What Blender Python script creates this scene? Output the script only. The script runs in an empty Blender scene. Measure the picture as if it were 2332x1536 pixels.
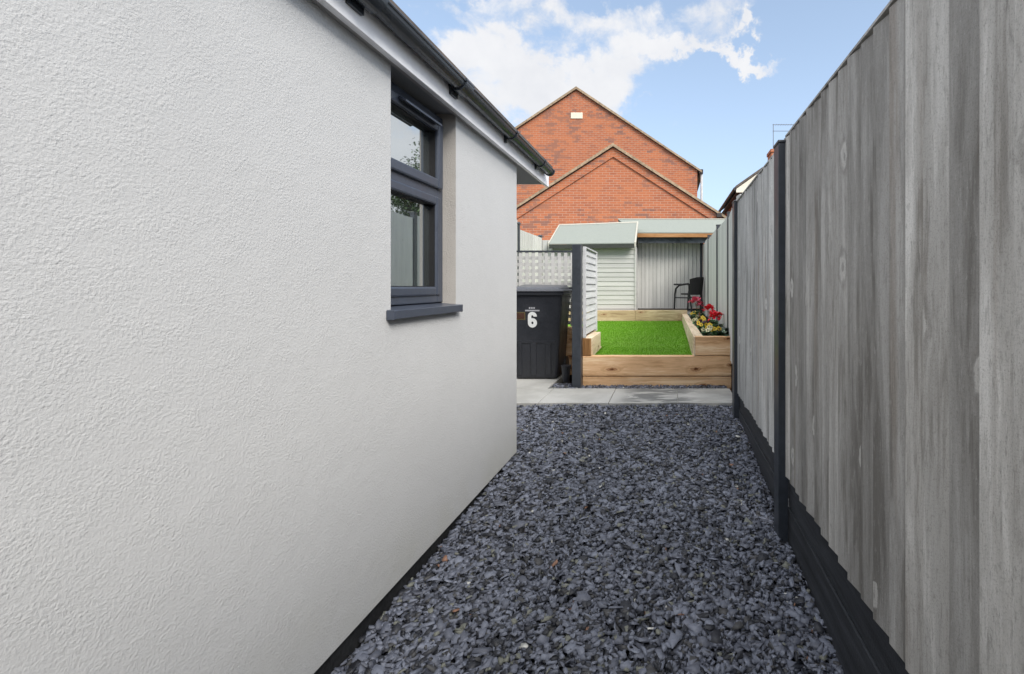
import bpy, math, random
import numpy as np
from mathutils import Vector, Matrix
R = math.radians
random.seed(7)
rng = np.random.default_rng(11)
scene = bpy.context.scene
C = scene.collection

# ------------------------------------------------------------------ camera
cam_d = bpy.data.cameras.new('camera'); cam = bpy.data.objects.new('camera', cam_d); C.objects.link(cam)
cam.location = (0, 0, 1.12); cam.rotation_euler = (R(90), 0, 0)
cam_d.sensor_width = 36; cam_d.lens = 36 * 1030 / 2332
cam_d.shift_x = -355 / 2332; cam_d.shift_y = -115 / 2332
cam_d.clip_start = 0.05; cam_d.clip_end = 2000
scene.camera = cam

# ------------------------------------------------------------------ light
SUN = Vector((0.56, -0.58, 0.64)).normalized()
sd = bpy.data.lights.new('sun', 'SUN'); sun = bpy.data.objects.new('sun', sd); C.objects.link(sun)
sd.energy = 2.1; sd.angle = R(24); sd.color = (1.0, 0.95, 0.88)
sun.rotation_euler = SUN.to_track_quat('Z', 'Y').to_euler()
scene.view_settings.view_transform = 'Standard'; scene.view_settings.look = 'None'
scene.view_settings.gamma = 1; scene.view_settings.exposure = 0.85

class NT:
    """tiny node helper"""
    def __init__(s, tree): s.t = tree; s.n = tree.nodes; s.l = tree.links
    def node(s, typ, props=None, **ins):
        n = s.n.new(typ)
        for k, v in (props or {}).items(): setattr(n, k, v)
        for k, v in ins.items():
            key = k.replace('_', ' ')
            sock = n.inputs[int(k[1:])] if (k[0] == 'i' and k[1:].isdigit()) else n.inputs[key]
            s.put(sock, v)
        return n
    def put(s, sock, v):
        if isinstance(v, bpy.types.NodeSocket): s.l.new(v, sock)
        elif isinstance(v, bpy.types.Node): s.l.new(v.outputs[0], sock)
        else: sock.default_value = v
    def math(s, op, a, b=0.0, clamp=False): return s.node('ShaderNodeMath', {'operation': op, 'use_clamp': clamp}, i0=a, i1=b).outputs[0]
    def vm(s, op, a, b=(0, 0, 0)):
        n = s.node('ShaderNodeVectorMath', {'operation': op}, i0=a, i1=b)
        return n.outputs[1] if op in ('LENGTH', 'DOT_PRODUCT', 'DISTANCE') else n.outputs[0]
    def noise(s, vec, scale=1.0, detail=4.0, rough=0.55, dist=0.0):
        return s.node('ShaderNodeTexNoise', None, Vector=vec, Scale=scale, Detail=detail, Roughness=rough, Distortion=dist).outputs['Fac']
    def ramp(s, v, a, b, lo=0.0, hi=1.0):
        return s.node('ShaderNodeMapRange', {'clamp': True, 'interpolation_type': 'SMOOTHSTEP'}, i0=v, i1=a, i2=b, i3=lo, i4=hi).outputs[0]
    def mix(s, f, a, b, mode='MIX'):
        n = s.node('ShaderNodeMix', {'data_type': 'RGBA', 'blend_type': mode})
        s.put(n.inputs[0], f); s.put(n.inputs[6], col(a)); s.put(n.inputs[7], col(b)); return n.outputs[2]
def col(c):
    if isinstance(c, (tuple, list)) and len(c) == 3: return (*c, 1.0)
    return c

world = bpy.data.worlds.new('World'); scene.world = world; world.use_nodes = True
w = NT(world.node_tree); w.n.clear()
sky = w.node('ShaderNodeTexSky', {'sky_type': 'NISHITA'})
sky.sun_disc = False; sky.sun_elevation = math.asin(SUN.z); sky.sun_rotation = math.atan2(SUN.x, SUN.y)
sky.air_density = 1.0; sky.dust_density = 1.0; sky.ozone_density = 2.0
D = w.vm('NORMALIZE', w.node('ShaderNodeTexCoord').outputs['Generated'])
def sdir(px, py):   # direction of a point of the sky
    return Vector(((px - 1521) / 1030, 1, (653 - py) / 1030)).normalized()
wob = w.node('ShaderNodeTexNoise', None, Vector=D, Scale=7.0, Detail=7.0, Roughness=0.62)
wv = w.vm('MULTIPLY', w.vm('SUBTRACT', wob.outputs['Color'], (0.5, 0.5, 0.5)), (0.30, 0.1, 0.26))
Dw = w.vm('ADD', D, wv)
total = None
for px, py, sx, sz, amp in [(1220, 165, .17, .09, 1.02), (1080, 110, .14, .03, .6), (1340, 180, .09, .045, .8), (1130, 225, .13, .05, .7), (1480, 95, .10, .055, 1.0), (1610, 110, .14, .022, .85),
                            (1290, 15, .15, .025, .7), (1620, 15, .07, .045, .72), (1480, 255, .05, .010, .38), (1690, 285, .025, .014, .35), (2120, 400, .22, .10, 1.9), (1680, 110, .07, .012, .8), (1100, 20, .1, .02, .5)]:
    d = w.vm('MULTIPLY', w.vm('SUBTRACT', Dw, tuple(sdir(px, py))), (1 / sx, 0.8 / sx, 1 / sz))
    g = w.math('MULTIPLY', w.ramp(w.vm('LENGTH', d), 0.2, 1.6, 1.0, 0.0), amp)
    total = g if total is None else w.math('ADD', total, g)
fine = w.noise(w.vm('MULTIPLY', D, (1, 1, 1.5)), 13.0, 10.0, 0.62, 0.3)
shape = w.math('ADD', total, w.math('MULTIPLY', w.math('SUBTRACT', fine, 0.5), 2.3))
cl1 = w.ramp(shape, 0.32, 1.32)
# clouds elsewhere in the sky (mirrored in the window, lighting the yard)
away = w.ramp(w.vm('LENGTH', w.vm('SUBTRACT', D, tuple(sdir(1500, 250)))), 0.55, 0.9)
cl2 = w.math('MULTIPLY', w.ramp(w.noise(w.vm('MULTIPLY', D, (1, 1, 1.9)), 3.1, 8.0, 0.58, 0.2), 0.40, 0.56), away)
cl = w.math('MAXIMUM', cl1, cl2)
sep = w.node('ShaderNodeSeparateXYZ', None, Vector=D)
hz = w.ramp(sep.outputs['Z'], 0.0, 0.62, 0.72, 0.34)
base = w.mix(hz, sky.outputs[0], (4.5, 5.75, 7.4))
cc = w.mix(w.noise(D, 9.0, 6.0, 0.6), (4.0, 4.15, 4.5), (5.7, 5.7, 5.75))
cc = w.mix(w.math('MULTIPLY', away, w.ramp(sep.outputs['Z'], .2, .75)), cc, (17.0, 16.6, 16.0))
skyc = w.mix(cl, base, cc)
bg = w.node('ShaderNodeBackground', None, Color=skyc, Strength=0.10)
w.node('ShaderNodeOutputWorld', None, Surface=bg.outputs[0])

# ------------------------------------------------------------------ materials
MATS = {}
def newmat(name):
    m = bpy.data.materials.new(name); m.use_nodes = True; t = NT(m.node_tree); t.n.clear()
    b = t.node('ShaderNodeBsdfPrincipled'); t.node('ShaderNodeOutputMaterial', None, Surface=b.outputs[0])
    MATS[name] = m
    return t, b
def bump(t, b, h, strength, dist):
    t.put(b.inputs['Normal'], t.node('ShaderNodeBump', None, Strength=strength, Distance=dist, Height=h).outputs[0])
def geo(t):
    g = t.node('ShaderNodeNewGeometry'); return g.outputs['Position'], g.outputs['Random Per Island']

def simple(name, c, rough=0.5, spec=0.5, vary=0.12, scale=30, bstr=0.1, bdist=0.002, metal=0.0):
    t, b = newmat(name); P, r = geo(t)
    n = t.noise(P, scale, 5); n2 = t.noise(P, scale * .12, 3)
    f = t.math('ADD', t.math('MULTIPLY', n, .6), t.math('MULTIPLY', n2, .4))
    dark = tuple(x * (1 - vary * 1.6) for x in c); lite = tuple(min(1, x * (1 + vary * 1.6)) for x in c)
    t.put(b.inputs['Base Color'], t.mix(t.ramp(f, .3, .7), dark, lite))
    t.put(b.inputs['Roughness'], t.ramp(n2, .3, .7, max(0, rough - .08), min(1, rough + .08)))
    b.inputs['Metallic'].default_value = metal
    b.inputs['Specular IOR Level'].default_value = spec
    if bstr: bump(t, b, n, bstr, bdist)
    return MATS[name]

def render_mat(name, c, k=1.0):
    t, b = newmat(name); P, r = geo(t)
    a = t.noise(t.vm('MULTIPLY', P, (1, 1, 1)), 200, 2, .5, 0); a2 = t.noise(P, 520, 3, .6); a3 = t.noise(P, 2.3, 4)
    lump = t.math('MULTIPLY', a, 1.35)
    h = t.math('ADD', t.math('MULTIPLY', lump, t.ramp(t.noise(P, 14, 3), .3, .7, .5, 1.0)), t.math('MULTIPLY', a2, .4))
    cc = t.mix(t.ramp(a3, .3, .7), tuple(x * .96 for x in c), c)
    cc = t.mix(t.ramp(a, .30, .42, .16, 0.0), cc, tuple(x * .72 for x in c))
    # faint green-grey dirt low down near the ground
    sp = t.node('ShaderNodeSeparateXYZ', None, Vector=P)
    low = t.math('MULTIPLY', t.ramp(sp.outputs['Z'], 0.0, 0.35, 0.5, 0.0), t.ramp(a3, .35, .65))
    cc = t.mix(low, cc, tuple(x * y for x, y in zip(c, (.80, .79, .70))))
    t.put(b.inputs['Base Color'], cc); b.inputs['Roughness'].default_value = 0.92
    b.inputs['Specular IOR Level'].default_value = .2
    bump(t, b, h, 0.66 * k, 0.0024)
    return MATS[name]

def wood(name, axis, dark, mid, lite, knot, knotamt=1.0, fine=1.0, bdist=0.0018, stain=None, rough=.82, isl=.35, knotscale=1.0, flat=None, warpk=0.0, speck=0.0, kth=.66, kr=1.0, wts=(.40, .40, .20), blot=(5, 1.1), kband=(.05, .17)):
    """grain runs along axis 0/1/2"""
    t, b = newmat(name); P, r = geo(t)
    off = t.node('ShaderNodeCombineXYZ', None, X=t.math('MULTIPLY', r, 17.3), Y=t.math('MULTIPLY', r, 31.7), Z=t.math('MULTIPLY', r, 11.1))
    Q = t.vm('ADD', P, off)
    def sc(across, along): v = [across] * 3; v[axis] = along; return tuple(v)
    warp = t.noise(t.vm('MULTIPLY', Q, sc(9, 1.6)), 1, 3)
    wv_ = t.node('ShaderNodeCombineXYZ', None, X=warp, Y=warp, Z=warp)
    Qw = t.vm('ADD', Q, t.vm('MULTIPLY', wv_, (.05, .05, .05)))
    ks = knotscale; kv = [8.5 * ks] * 3; kv[axis] = 3.4 * ks
    kvec = t.vm('MULTIPLY', Qw, tuple(kv))
    if flat is not None:
        sq = t.node('ShaderNodeSeparateXYZ', None, Vector=kvec); oo = [o_ for i_, o_ in enumerate(sq.outputs) if i_ != flat]
        kvec = t.node('ShaderNodeCombineXYZ', None, X=oo[0], Y=oo[1]).outputs[0]
    vor = t.node('ShaderNodeTexVoronoi', {'feature': 'F1', 'voronoi_dimensions': '3D' if flat is None else '2D'}, Vector=kvec, Scale=1.0)
    cr = t.node('ShaderNodeSeparateColor', None, i0=vor.outputs['Color']); dd = t.math('MULTIPLY', vor.outputs['Distance'], kr)
    has = t.math('MULTIPLY', t.math('GREATER_THAN', cr.outputs[0], kth), knotamt)
    dd = t.math('ADD', dd, t.math('MULTIPLY', t.math('SUBTRACT', t.noise(P, 38, 4, .6), .5), .14))
    pull = t.math('MULTIPLY', t.math('MULTIPLY', t.ramp(dd, .08, .40, 1.0, 0.0), has), warpk)
    Qw = t.vm('ADD', Qw, t.node('ShaderNodeCombineXYZ', None, X=pull, Y=pull, Z=pull))
    g1 = t.noise(t.vm('MULTIPLY', Qw, sc(95 * fine, 4.2)), 1, 6, .66)
    g2 = t.noise(t.vm('MULTIPLY', Qw, sc(24 * fine, .8)), 1, 3, .5)
    g3 = t.noise(t.vm('MULTIPLY', Q, sc(*blot)), 1, 4, .6, .5)
    saw = t.noise(t.vm('MULTIPLY', Q, sc(70, 160)), 1, 3, .7)
    f = t.math('ADD', t.math('ADD', t.math('MULTIPLY', g1, wts[0]), t.math('MULTIPLY', g2, wts[1])), t.math('MULTIPLY', g3, wts[2]))
    c = t.mix(t.ramp(f, .39, .50), dark, mid); c = t.mix(t.ramp(f, .50, .61), c, lite)
    tone = t.math('ADD', 1 - isl / 2, t.math('MULTIPLY', r, isl))
    c = t.mix(1.0, c, t.node('ShaderNodeCombineColor', None, i0=tone, i1=tone, i2=tone).outputs[0], 'MULTIPLY')
    if stain:
        st = t.math('MULTIPLY', t.ramp(t.noise(t.vm('MULTIPLY', Q, sc(13, .5)), 1, 4), .56, .70), .5)
        c = t.mix(st, c, stain)
    kn = t.math('MULTIPLY', t.ramp(dd, kband[0], kband[1], 1.0, 0.0), has)
    halo = t.math('MULTIPLY', t.math('MULTIPLY', t.ramp(dd, kband[1] * .9, kband[1] * 1.2, 0.0, 1.0), t.ramp(dd, kband[1] * 1.3, kband[1] * 1.7, 1.0, 0.0)), has)
    c = t.mix(t.math('MULTIPLY', halo, .55), c, dark)
    core = t.math('MULTIPLY', t.ramp(dd, .02, .06, 1.0, 0.0), has)
    rings = t.math('MULTIPLY', t.math('ADD', t.math('MULTIPLY', t.math('SINE', t.math('MULTIPLY', dd, 110.0)), .5), .5), kn)
    c = t.mix(kn, c, knot); c = t.mix(t.math('MULTIPLY', rings, .4), c, mid); c = t.mix(core, c, tuple(x * .45 for x in knot))
    if speck:
        sp0 = t.noise(t.vm('MULTIPLY', Q, sc(130, 34)), 1, 4, .7); c = t.mix(t.ramp(sp0, .54, .66, 0.0, speck), c, dark); c = t.mix(t.ramp(sp0, .34, .44, speck * .6, 0.0), c, lite)
        sp_ = t.noise(t.vm('MULTIPLY', Q, sc(420, 260)), 1, 3, .7); c = t.mix(t.ramp(sp_, .50, .70, 0.0, speck), c, tuple(x * .45 for x in dark))
        sp2 = t.noise(t.vm('MULTIPLY', Qw, sc(60, 6)), 1, 4, .7); c = t.mix(t.ramp(sp2, .58, .70, 0.0, speck), c, tuple(x * .5 for x in dark))
    t.put(b.inputs['Base Color'], c); b.inputs['Roughness'].default_value = rough
    b.inputs['Specular IOR Level'].default_value = .25
    h = t.math('ADD', t.math('ADD', t.math('MULTIPLY', g1, .7), t.math('MULTIPLY', saw, .35)), t.math('MULTIPLY', g2, .5))
    h = t.math('ADD', h, t.math('MULTIPLY', kn, .25))
    bump(t, b, h, .8, bdist)
    return MATS[name]

def brick(name, ax):
    t, b = newmat(name); P, r = geo(t)
    s = t.node('ShaderNodeSeparateXYZ', None, Vector=P)
    v = t.node('ShaderNodeCombineXYZ', None, X=s.outputs['X' if ax == 0 else 'Y'], Y=s.outputs['Z'])
    br = t.node('ShaderNodeTexBrick', {'offset': .5}, Vector=v, Color1=(.46, .150, .072, 1), Color2=(.31, .100, .058, 1), Mortar=(.46, .34, .26, 1), Scale=1.0,
                Mortar_Size=.008, Mortar_Smooth=.3, Bias=-.1, Brick_Width=.225, Row_Height=.075)
    # second brick field gives each brick its own random value
    br2 = t.node('ShaderNodeTexBrick', {'offset': .5}, Vector=v, Color1=(0, 0, 0, 1), Color2=(1, 1, 1, 1), Mortar=(.5, .5, .5, 1), Scale=1.0, Mortar_Size=0.0, Bias=0.0, Brick_Width=.225, Row_Height=.075)
    rv = t.node('ShaderNodeSeparateColor', None, i0=br2.outputs[0]).outputs[0]
    patch = t.noise(P, .85, 4, .65)
    dk = t.math('MULTIPLY', t.ramp(t.math('ADD', rv, t.math('MULTIPLY', t.math('SUBTRACT', patch, .5), 4.2)), .84, 1.15), .72)
    c = t.mix(dk, br.outputs[0], (.16, .115, .11))
    c = t.mix(t.math('MULTIPLY', t.ramp(t.noise(P, 1.3, 4), .4, .62), .35), c, (.52, .19, .085))
    c = t.mix(t.math('MULTIPLY', t.noise(P, 9, 4), .35), c, (.40, .17, .10))
    t.put(b.inputs['Base Color'], c); b.inputs['Roughness'].default_value = .9; b.inputs['Specular IOR Level'].default_value = .15
    bump(t, b, t.math('SUBTRACT', 1.0, br.outputs['Fac']), .6, .006)
    return MATS[name]

def glass(name, c, refl):
    t, b = newmat(name)
    b.inputs['Base Color'].default_value = (*c, 1); b.inputs['Roughness'].default_value = .06
    b.inputs['Metallic'].default_value = 0.0
    out = [n for n in t.n if n.type == 'OUTPUT_MATERIAL'][0]
    gl = t.node('ShaderNodeBsdfGlossy', None, Color=(.9, .95, .97, 1), Roughness=.015)
    fr = t.node('ShaderNodeLayerWeight', None, Blend=refl)
    ms = t.node('ShaderNodeMixShader', None, i0=fr.outputs['Fresnel'], i1=b.outputs[0], i2=gl.outputs[0])
    t.l.new(ms.outputs[0], out.inputs[0])
    return MATS[name]

render_mat('wall_render', (.510, .516, .520))
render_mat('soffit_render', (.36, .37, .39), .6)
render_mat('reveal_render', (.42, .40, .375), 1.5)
simple('plinth_paint', (.020, .021, .023), .75, .3, .3, 60, .5, .004)
simple('white_board', (.88, .88, .90), .35, .5, .03, 20, 0)
simple('grey_board', (.40, .39, .39), .5, .4, .05, 20, 0)
simple('anthracite_upvc', (.050, .060, .084), .36, .5, .06, 40, .05, .0005)
simple('gutter_plastic', (.030, .036, .045), .26, .5, .08, 30, 0)
simple('steel_post', (.034, .040, .050), .42, .5, .12, 25, .05, .0006)
simple('rubber_seal', (.012, .012, .013), .6, .3, .1, 40, 0)
simple('roof_tile', (.10, .085, .075), .85, .3, .3, 10, .4, .004)
simple('coping_tile', (.33, .25, .17), .85, .3, .25, 12, .3, .004)
simple('bin_plastic', (.021, .023, .029), .42, .5, .15, 50, .12, .0008)
simple('bin_lid_plastic', (.085, .09, .105), .40, .5, .15, 50, .12, .0008)
simple('white_vinyl', (.66, .68, .68), .5, .4, .04, 40, 0)
simple('faded_vinyl', (.36, .37, .40), .5, .4, .04, 40, 0)
simple('logo_gold', (.11, .09, .04), .5, .4, .2, 90, 0)
simple('logo_brown', (.06, .028, .018), .5, .4, .3, 120, 0)
simple('felt', (.235, .258, .238), .9, .25, .05, 220, .4, .0012)
simple('felt_trim', (.42, .41, .36), .8, .25, .06, 30, .1, .001)
simple('shed_dark_trim', (.040, .044, .040), .8, .3, .15, 30, .2, .001)
simple('soffit_dark', (.075, .085, .10), .9, .2, .5, 5, .3, .003)
simple('mortar', (.25, .248, .23), .95, .1, .3, 40, .5, .002)
simple('soil', (.035, .022, .014), .95, .1, .4, 40, 1.0, .02)
simple('ground_earth', (.10, .085, .06), .95, .1, .3, 3, .6, .02)
simple('bed_dark', (.014, .015, .017), .95, .1, .3, 60, 1.0, .01)
simple('stem_green', (.045, .10, .022), .6, .4, .3, 30, 0)
simple('leaf_green', (.030, .105, .022), .5, .4, .35, 30, 0)
simple('leaf_dark', (.012, .040, .012), .4, .5, .35, 30, 0)
simple('petal_red', (.70, .025, .045), .6, .3, .25, 60, 0)
simple('petal_pink', (.62, .08, .15), .6, .3, .25, 60, 0)
simple('petal_yellow', (.72, .50, .05), .6, .3, .2, 60, 0)
simple('petal_cream', (.72, .68, .42), .6, .3, .2, 60, 0)
simple('petal_plum', (.055, .018, .035), .6, .3, .3, 60, 0)
simple('bud_white', (.55, .66, .52), .6, .3, .1, 60, 0)
simple('black_wicker', (.014, .013, .016), .5, .5, .3, 120, .6, .003)
simple('black_metal', (.012, .013, .015), .4, .5, .1, 30, 0)
simple('aerial_metal', (.16, .17, .19), .5, .5, .1, 30, 0, metal=.5)
simple('cream_board', (.72, .68, .58), .6, .3, .05, 20, 0)
simple('vent_cream', (.74, .68, .56), .7, .3, .05, 20, 0)
simple('dark_gutter', (.035, .030, .03), .5, .4, .1, 20, 0)
simple('bark', (.09, .07, .05), .9, .2, .4, 10, .8, .02)
simple('pipe_white', (.60, .60, .60), .5, .4, .05, 20, 0)
wood('fence_wood', 2, (.215, .204, .187), (.365, .354, .334), (.495, .483, .460), (.58, .565, .535), .75, stain=(.215, .175, .140), isl=.72, wts=(.17, .20, .63), blot=(15, 1.5), kband=(.09, .13), fine=1.3, flat=0, warpk=.012, speck=.38, bdist=.004, kth=.70, kr=.9)
wood('fence_wood_lit', 2, (.27, .27, .26), (.44, .44, .43), (.56, .56, .545), (.66, .65, .63), .75, stain=(.31, .26, .21), isl=.50, wts=(.17, .20, .63), blot=(15, 1.5), kband=(.09, .13), fine=1.3, flat=0, warpk=.012, speck=.45, kth=.76)  # lighter copy of the fence wood, bounced light painted into its colour
wood('painted_fence_wood', 2, (.45, .45, .435), (.51, .51, .495), (.56, .56, .54), (.46, .46, .44), .35, isl=.16)
wood('painted_board_x', 0, (.40, .40, .395), (.45, .45, .44), (.48, .48, .47), (.40, .40, .385), .2, isl=.10)
wood('painted_board_y', 1, (.42, .43, .44), (.50, .51, .52), (.56, .57, .58), (.44, .44, .42), .2, isl=.10)
wood('gravel_board_wood', 1, (.022, .024, .028), (.036, .039, .045), (.055, .059, .068), (.02, .02, .024), .2, fine=.8, bdist=.004, isl=.1, rough=.7)
wood('sleeper_x', 0, (.50, .29, .14), (.72, .46, .26), (.86, .64, .41), (.24, .095, .035), 1.0, fine=.5, stain=(.38, .21, .10), isl=.25, knotscale=1.0, flat=1, warpk=.02, kth=.55, kr=.62, kband=(.06, .15))
wood('sleeper_y', 1, (.50, .38, .25), (.68, .54, .38), (.80, .68, .52), (.22, .13, .07), .9, fine=.45, isl=.2, knotscale=.8, flat=0, warpk=.02, kr=.9, kth=.7)
wood('sleeper_end', 2, (.13, .06, .022), (.24, .12, .045), (.36, .20, .085), (.10, .045, .02), .3, fine=.5, isl=.2)
wood('sleeper_back', 0, (.32, .22, .13), (.50, .37, .23), (.70, .56, .38), (.30, .16, .09), .9, fine=.4, isl=.45, knotscale=.8, flat=1, warpk=.02, kth=.62, kr=.8)
wood('fascia_orange', 0, (.24, .11, .045), (.34, .17, .07), (.42, .23, .11), (.25, .10, .04), .5, fine=.5, isl=.1)
brick('brick_front', 0); brick('brick_side', 1)
glass('window_glass', (.045, .055, .055), .90)

# slate: one tone per chip
t, b = newmat('slate'); P, r = geo(t)
rr = t.math('FRACT', t.math('MULTIPLY', r, 57.31)); n = t.noise(P, 130, 4)
c = t.mix(r, (.080, .088, .120), (.225, .246, .315)); c = t.mix(t.math('MULTIPLY', n, .5), c, (.085, .090, .10))
c = t.mix(t.math('LESS_THAN', rr, .20), c, (.026, .028, .036)); c = t.mix(t.math('GREATER_THAN', rr, .90), c, (.055, .055, .058)); c = t.mix(t.math('GREATER_THAN', rr, .962), c, (.17, .175, .15))  # darkest chips paint in the shade of gaps between stones
c = t.mix(t.math('GREATER_THAN', rr, .9955), c, (.24, .13, .085)); c = t.mix(t.math('GREATER_THAN', rr, .9972), c, (.55, .55, .52))
t.put(b.inputs['Base Color'], c); t.put(b.inputs['Roughness'], t.ramp(n, .3, .7, .48, .72)); bump(t, b, n, .35, .0015)
# artificial grass
t, b = newmat('grass_blade'); P, r = geo(t)
c = t.mix(r, (.085, .235, .008), (.140, .320, .013)); c = t.mix(t.math('MULTIPLY', t.ramp(t.noise(t.vm('MULTIPLY', P, (1.2, 5, 1)), 1, 3), .42, .62), .35), c, (.15, .28, .035))
t.put(b.inputs['Base Color'], c); b.inputs['Roughness'].default_value = .6; b.inputs['Specular IOR Level'].default_value = .25
# paving
t, b = newmat('paving'); P, r = geo(t)
n1 = t.noise(P, 3.2, 5, .6); n2 = t.noise(P, 60, 4); n3 = t.noise(t.vm('MULTIPLY', P, (1.0, 3.2, 1)), 2.0, 5, .6, 1.2)
c = t.mix(t.ramp(n1, .35, .65), (.33, .33, .315), (.44, .44, .425)); c = t.mix(t.math('MULTIPLY', n2, .3), c, (.30, .30, .28))
sx = t.node('ShaderNodeSeparateXYZ', None, Vector=P)
damp = t.math('MULTIPLY', t.ramp(n3, .43, .51), t.math('MULTIPLY', t.ramp(sx.outputs['X'], -.50, -.25), t.ramp(sx.outputs['X'], .08, .35, 1.0, .2)))
c = t.mix(t.math('MULTIPLY', damp, .85), c, (.11, .115, .115))
t.put(b.inputs['Base Color'], c); b.inputs['Roughness'].default_value = .85; bump(t, b, t.math('ADD', n2, n1), .35, .004)
# tree foliage
t, b = newmat('tree_leaf'); P, r = geo(t)
t.put(b.inputs['Base Color'], t.mix(r, (.03, .065, .02), (.09, .15, .04))); b.inputs['Roughness'].default_value = .6

# ------------------------------------------------------------------ mesh helpers
ORIG = {}
class MB:
    def __init__(s): s.v = []; s.f = []
    def add(s, vs, fs):
        o = len(s.v); s.v += [tuple(p) for p in vs]; s.f += [tuple(i + o for i in f) for f in fs]; return s
    def hexa(s, p):   # 8 corners: bottom ring then top ring
        return s.add(p, [(3, 2, 1, 0), (4, 5, 6, 7), (0, 1, 5, 4), (1, 2, 6, 5), (2, 3, 7, 6), (3, 0, 4, 7)])
    def box(s, x0, x1, y0, y1, z0, z1):
        return s.hexa([(x0, y0, z0), (x1, y0, z0), (x1, y1, z0), (x0, y1, z0), (x0, y0, z1), (x1, y0, z1), (x1, y1, z1), (x0, y1, z1)])
    def prism(s, pts, axis, a, b):
        """pts: 2-D outline in the two other axes (order x,y,z without axis)"""
        def P(p, q):
            l = list(p); l.insert(axis, q); return tuple(l)
        n = len(pts); s.add([P(p, a) for p in pts] + [P(p, b) for p in pts],
            [tuple(range(n))[::-1], tuple(range(n, 2 * n))] + [(i, (i + 1) % n, n + (i + 1) % n, n + i) for i in range(n)])
        return s
    def tube(s, path, rad, n=8, caps=True):
        path = [Vector(p) for p in path]; rads = rad if isinstance(rad, (list, tuple)) else [rad] * len(path)
        vs = []; up = None
        for i, p in enumerate(path):
            d = (path[min(i + 1, len(path) - 1)] - path[max(i - 1, 0)]).normalized()
            if up is None: up = Vector((0, 0, 1)) if abs(d.z) < .9 else Vector((1, 0, 0))
            a = d.cross(up).normalized(); bb = a.cross(d).normalized(); up = bb
            for k in range(n):
                t_ = 2 * math.pi * k / n; vs.append(p + (a * math.cos(t_) + bb * math.sin(t_)) * rads[i])
        fs = [(i * n + k, i * n + (k + 1) % n, (i + 1) * n + (k + 1) % n, (i + 1) * n + k) for i in range(len(path) - 1) for k in range(n)]
        if caps: fs += [tuple(range(n))[::-1], tuple(range((len(path) - 1) * n, len(path) * n))]
        return s.add(vs, fs)
    def build(s, name, mat, parent=None, bevel=0.0, smooth=False, **props):
        o0 = ORIG.get(parent.name, Vector()) if parent else Vector()
        me = bpy.data.meshes.new(name); me.from_pydata([tuple(Vector(p) - o0) for p in s.v], [], s.f)
        me.materials.append(MATS[mat]); me.update()
        o = bpy.data.objects.new(name, me); C.objects.link(o)
        if parent: o.parent = parent
        ORIG[o.name] = o0.copy()
        if smooth:
            for p in me.polygons: p.use_smooth = True
        if bevel:
            m = o.modifiers.new('bevel', 'BEVEL'); m.width = bevel; m.segments = 2; m.limit_method = 'ANGLE'; m.harden_normals = False
        for k, v in props.items(): o[k] = v
        return o
def thing(name, label, cat, loc, group=None):
    o = bpy.data.objects.new(name, None); C.objects.link(o); o.location = loc; ORIG[o.name] = Vector(loc)
    o['label'] = label; o['category'] = cat
    if group: o['group'] = group
    return o
def bx(*a): return MB().box(*a)

# ------------------------------------------------------------------ ground
def gz(y):   # path surface rises gently away from the camera
    return float(np.interp(y, [-3, 1.3, 2.2, 3.0, 3.96, 4.8], [-.10, -.055, -.012, .028, .085, .095]))
bx(-300, 300, -300, 300, -.5, -.16).build('ground', 'ground_earth', kind='structure')
m = MB(); ys = [-3, 1.3, 2.2, 3.0, 3.96, 4.8, 4.85]
for a, b_ in zip(ys[:-1], ys[1:]):
    za, zb = gz(a) - .035, gz(b_) - .035
    m.hexa([(-1.4, a, -.155), (.62, a, -.155), (.62, b_, -.155), (-1.4, b_, -.155), (-1.4, a, za), (.62, a, za), (.62, b_, zb), (-1.4, b_, zb)])
m.build('path_base', 'bed_dark', kind='structure')
bx(-9, .60, 8.74, 14, -.155, .598).build('terrace_ground', 'paving', kind='structure')

# slabs of the patio
def slab(m, x0, x1, y0, y1): m.box(x0 + .003, x1 - .003, y0 + .003, y1 - .003, .03, .100 + random.uniform(-.0015, .0015))
m = MB()
for x0, x1 in [(-2.34, -1.74), (-1.74, -1.14), (-1.14, -.52), (-.52, .09), (.09, .62)]: slab(m, x0, x1, 3.96, 4.53)
for j in range(4):
    for x0, x1 in [(-2.96, -2.36), (-2.36, -1.78), (-1.78, -1.20)]: slab(m, x0, x1, 4.53 + .58 * j, 5.11 + .58 * j)
m.build('patio_paving', 'paving', bevel=.003, kind='structure')
bx(-3.0, .60, 3.98, 4.52, -.15, .0945).build('patio_mortar', 'mortar', kind='structure')
bx(-3.0, -1.21, 4.54, 6.83, -.15, .0945).build('patio_mortar', 'mortar', kind='structure')

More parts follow.
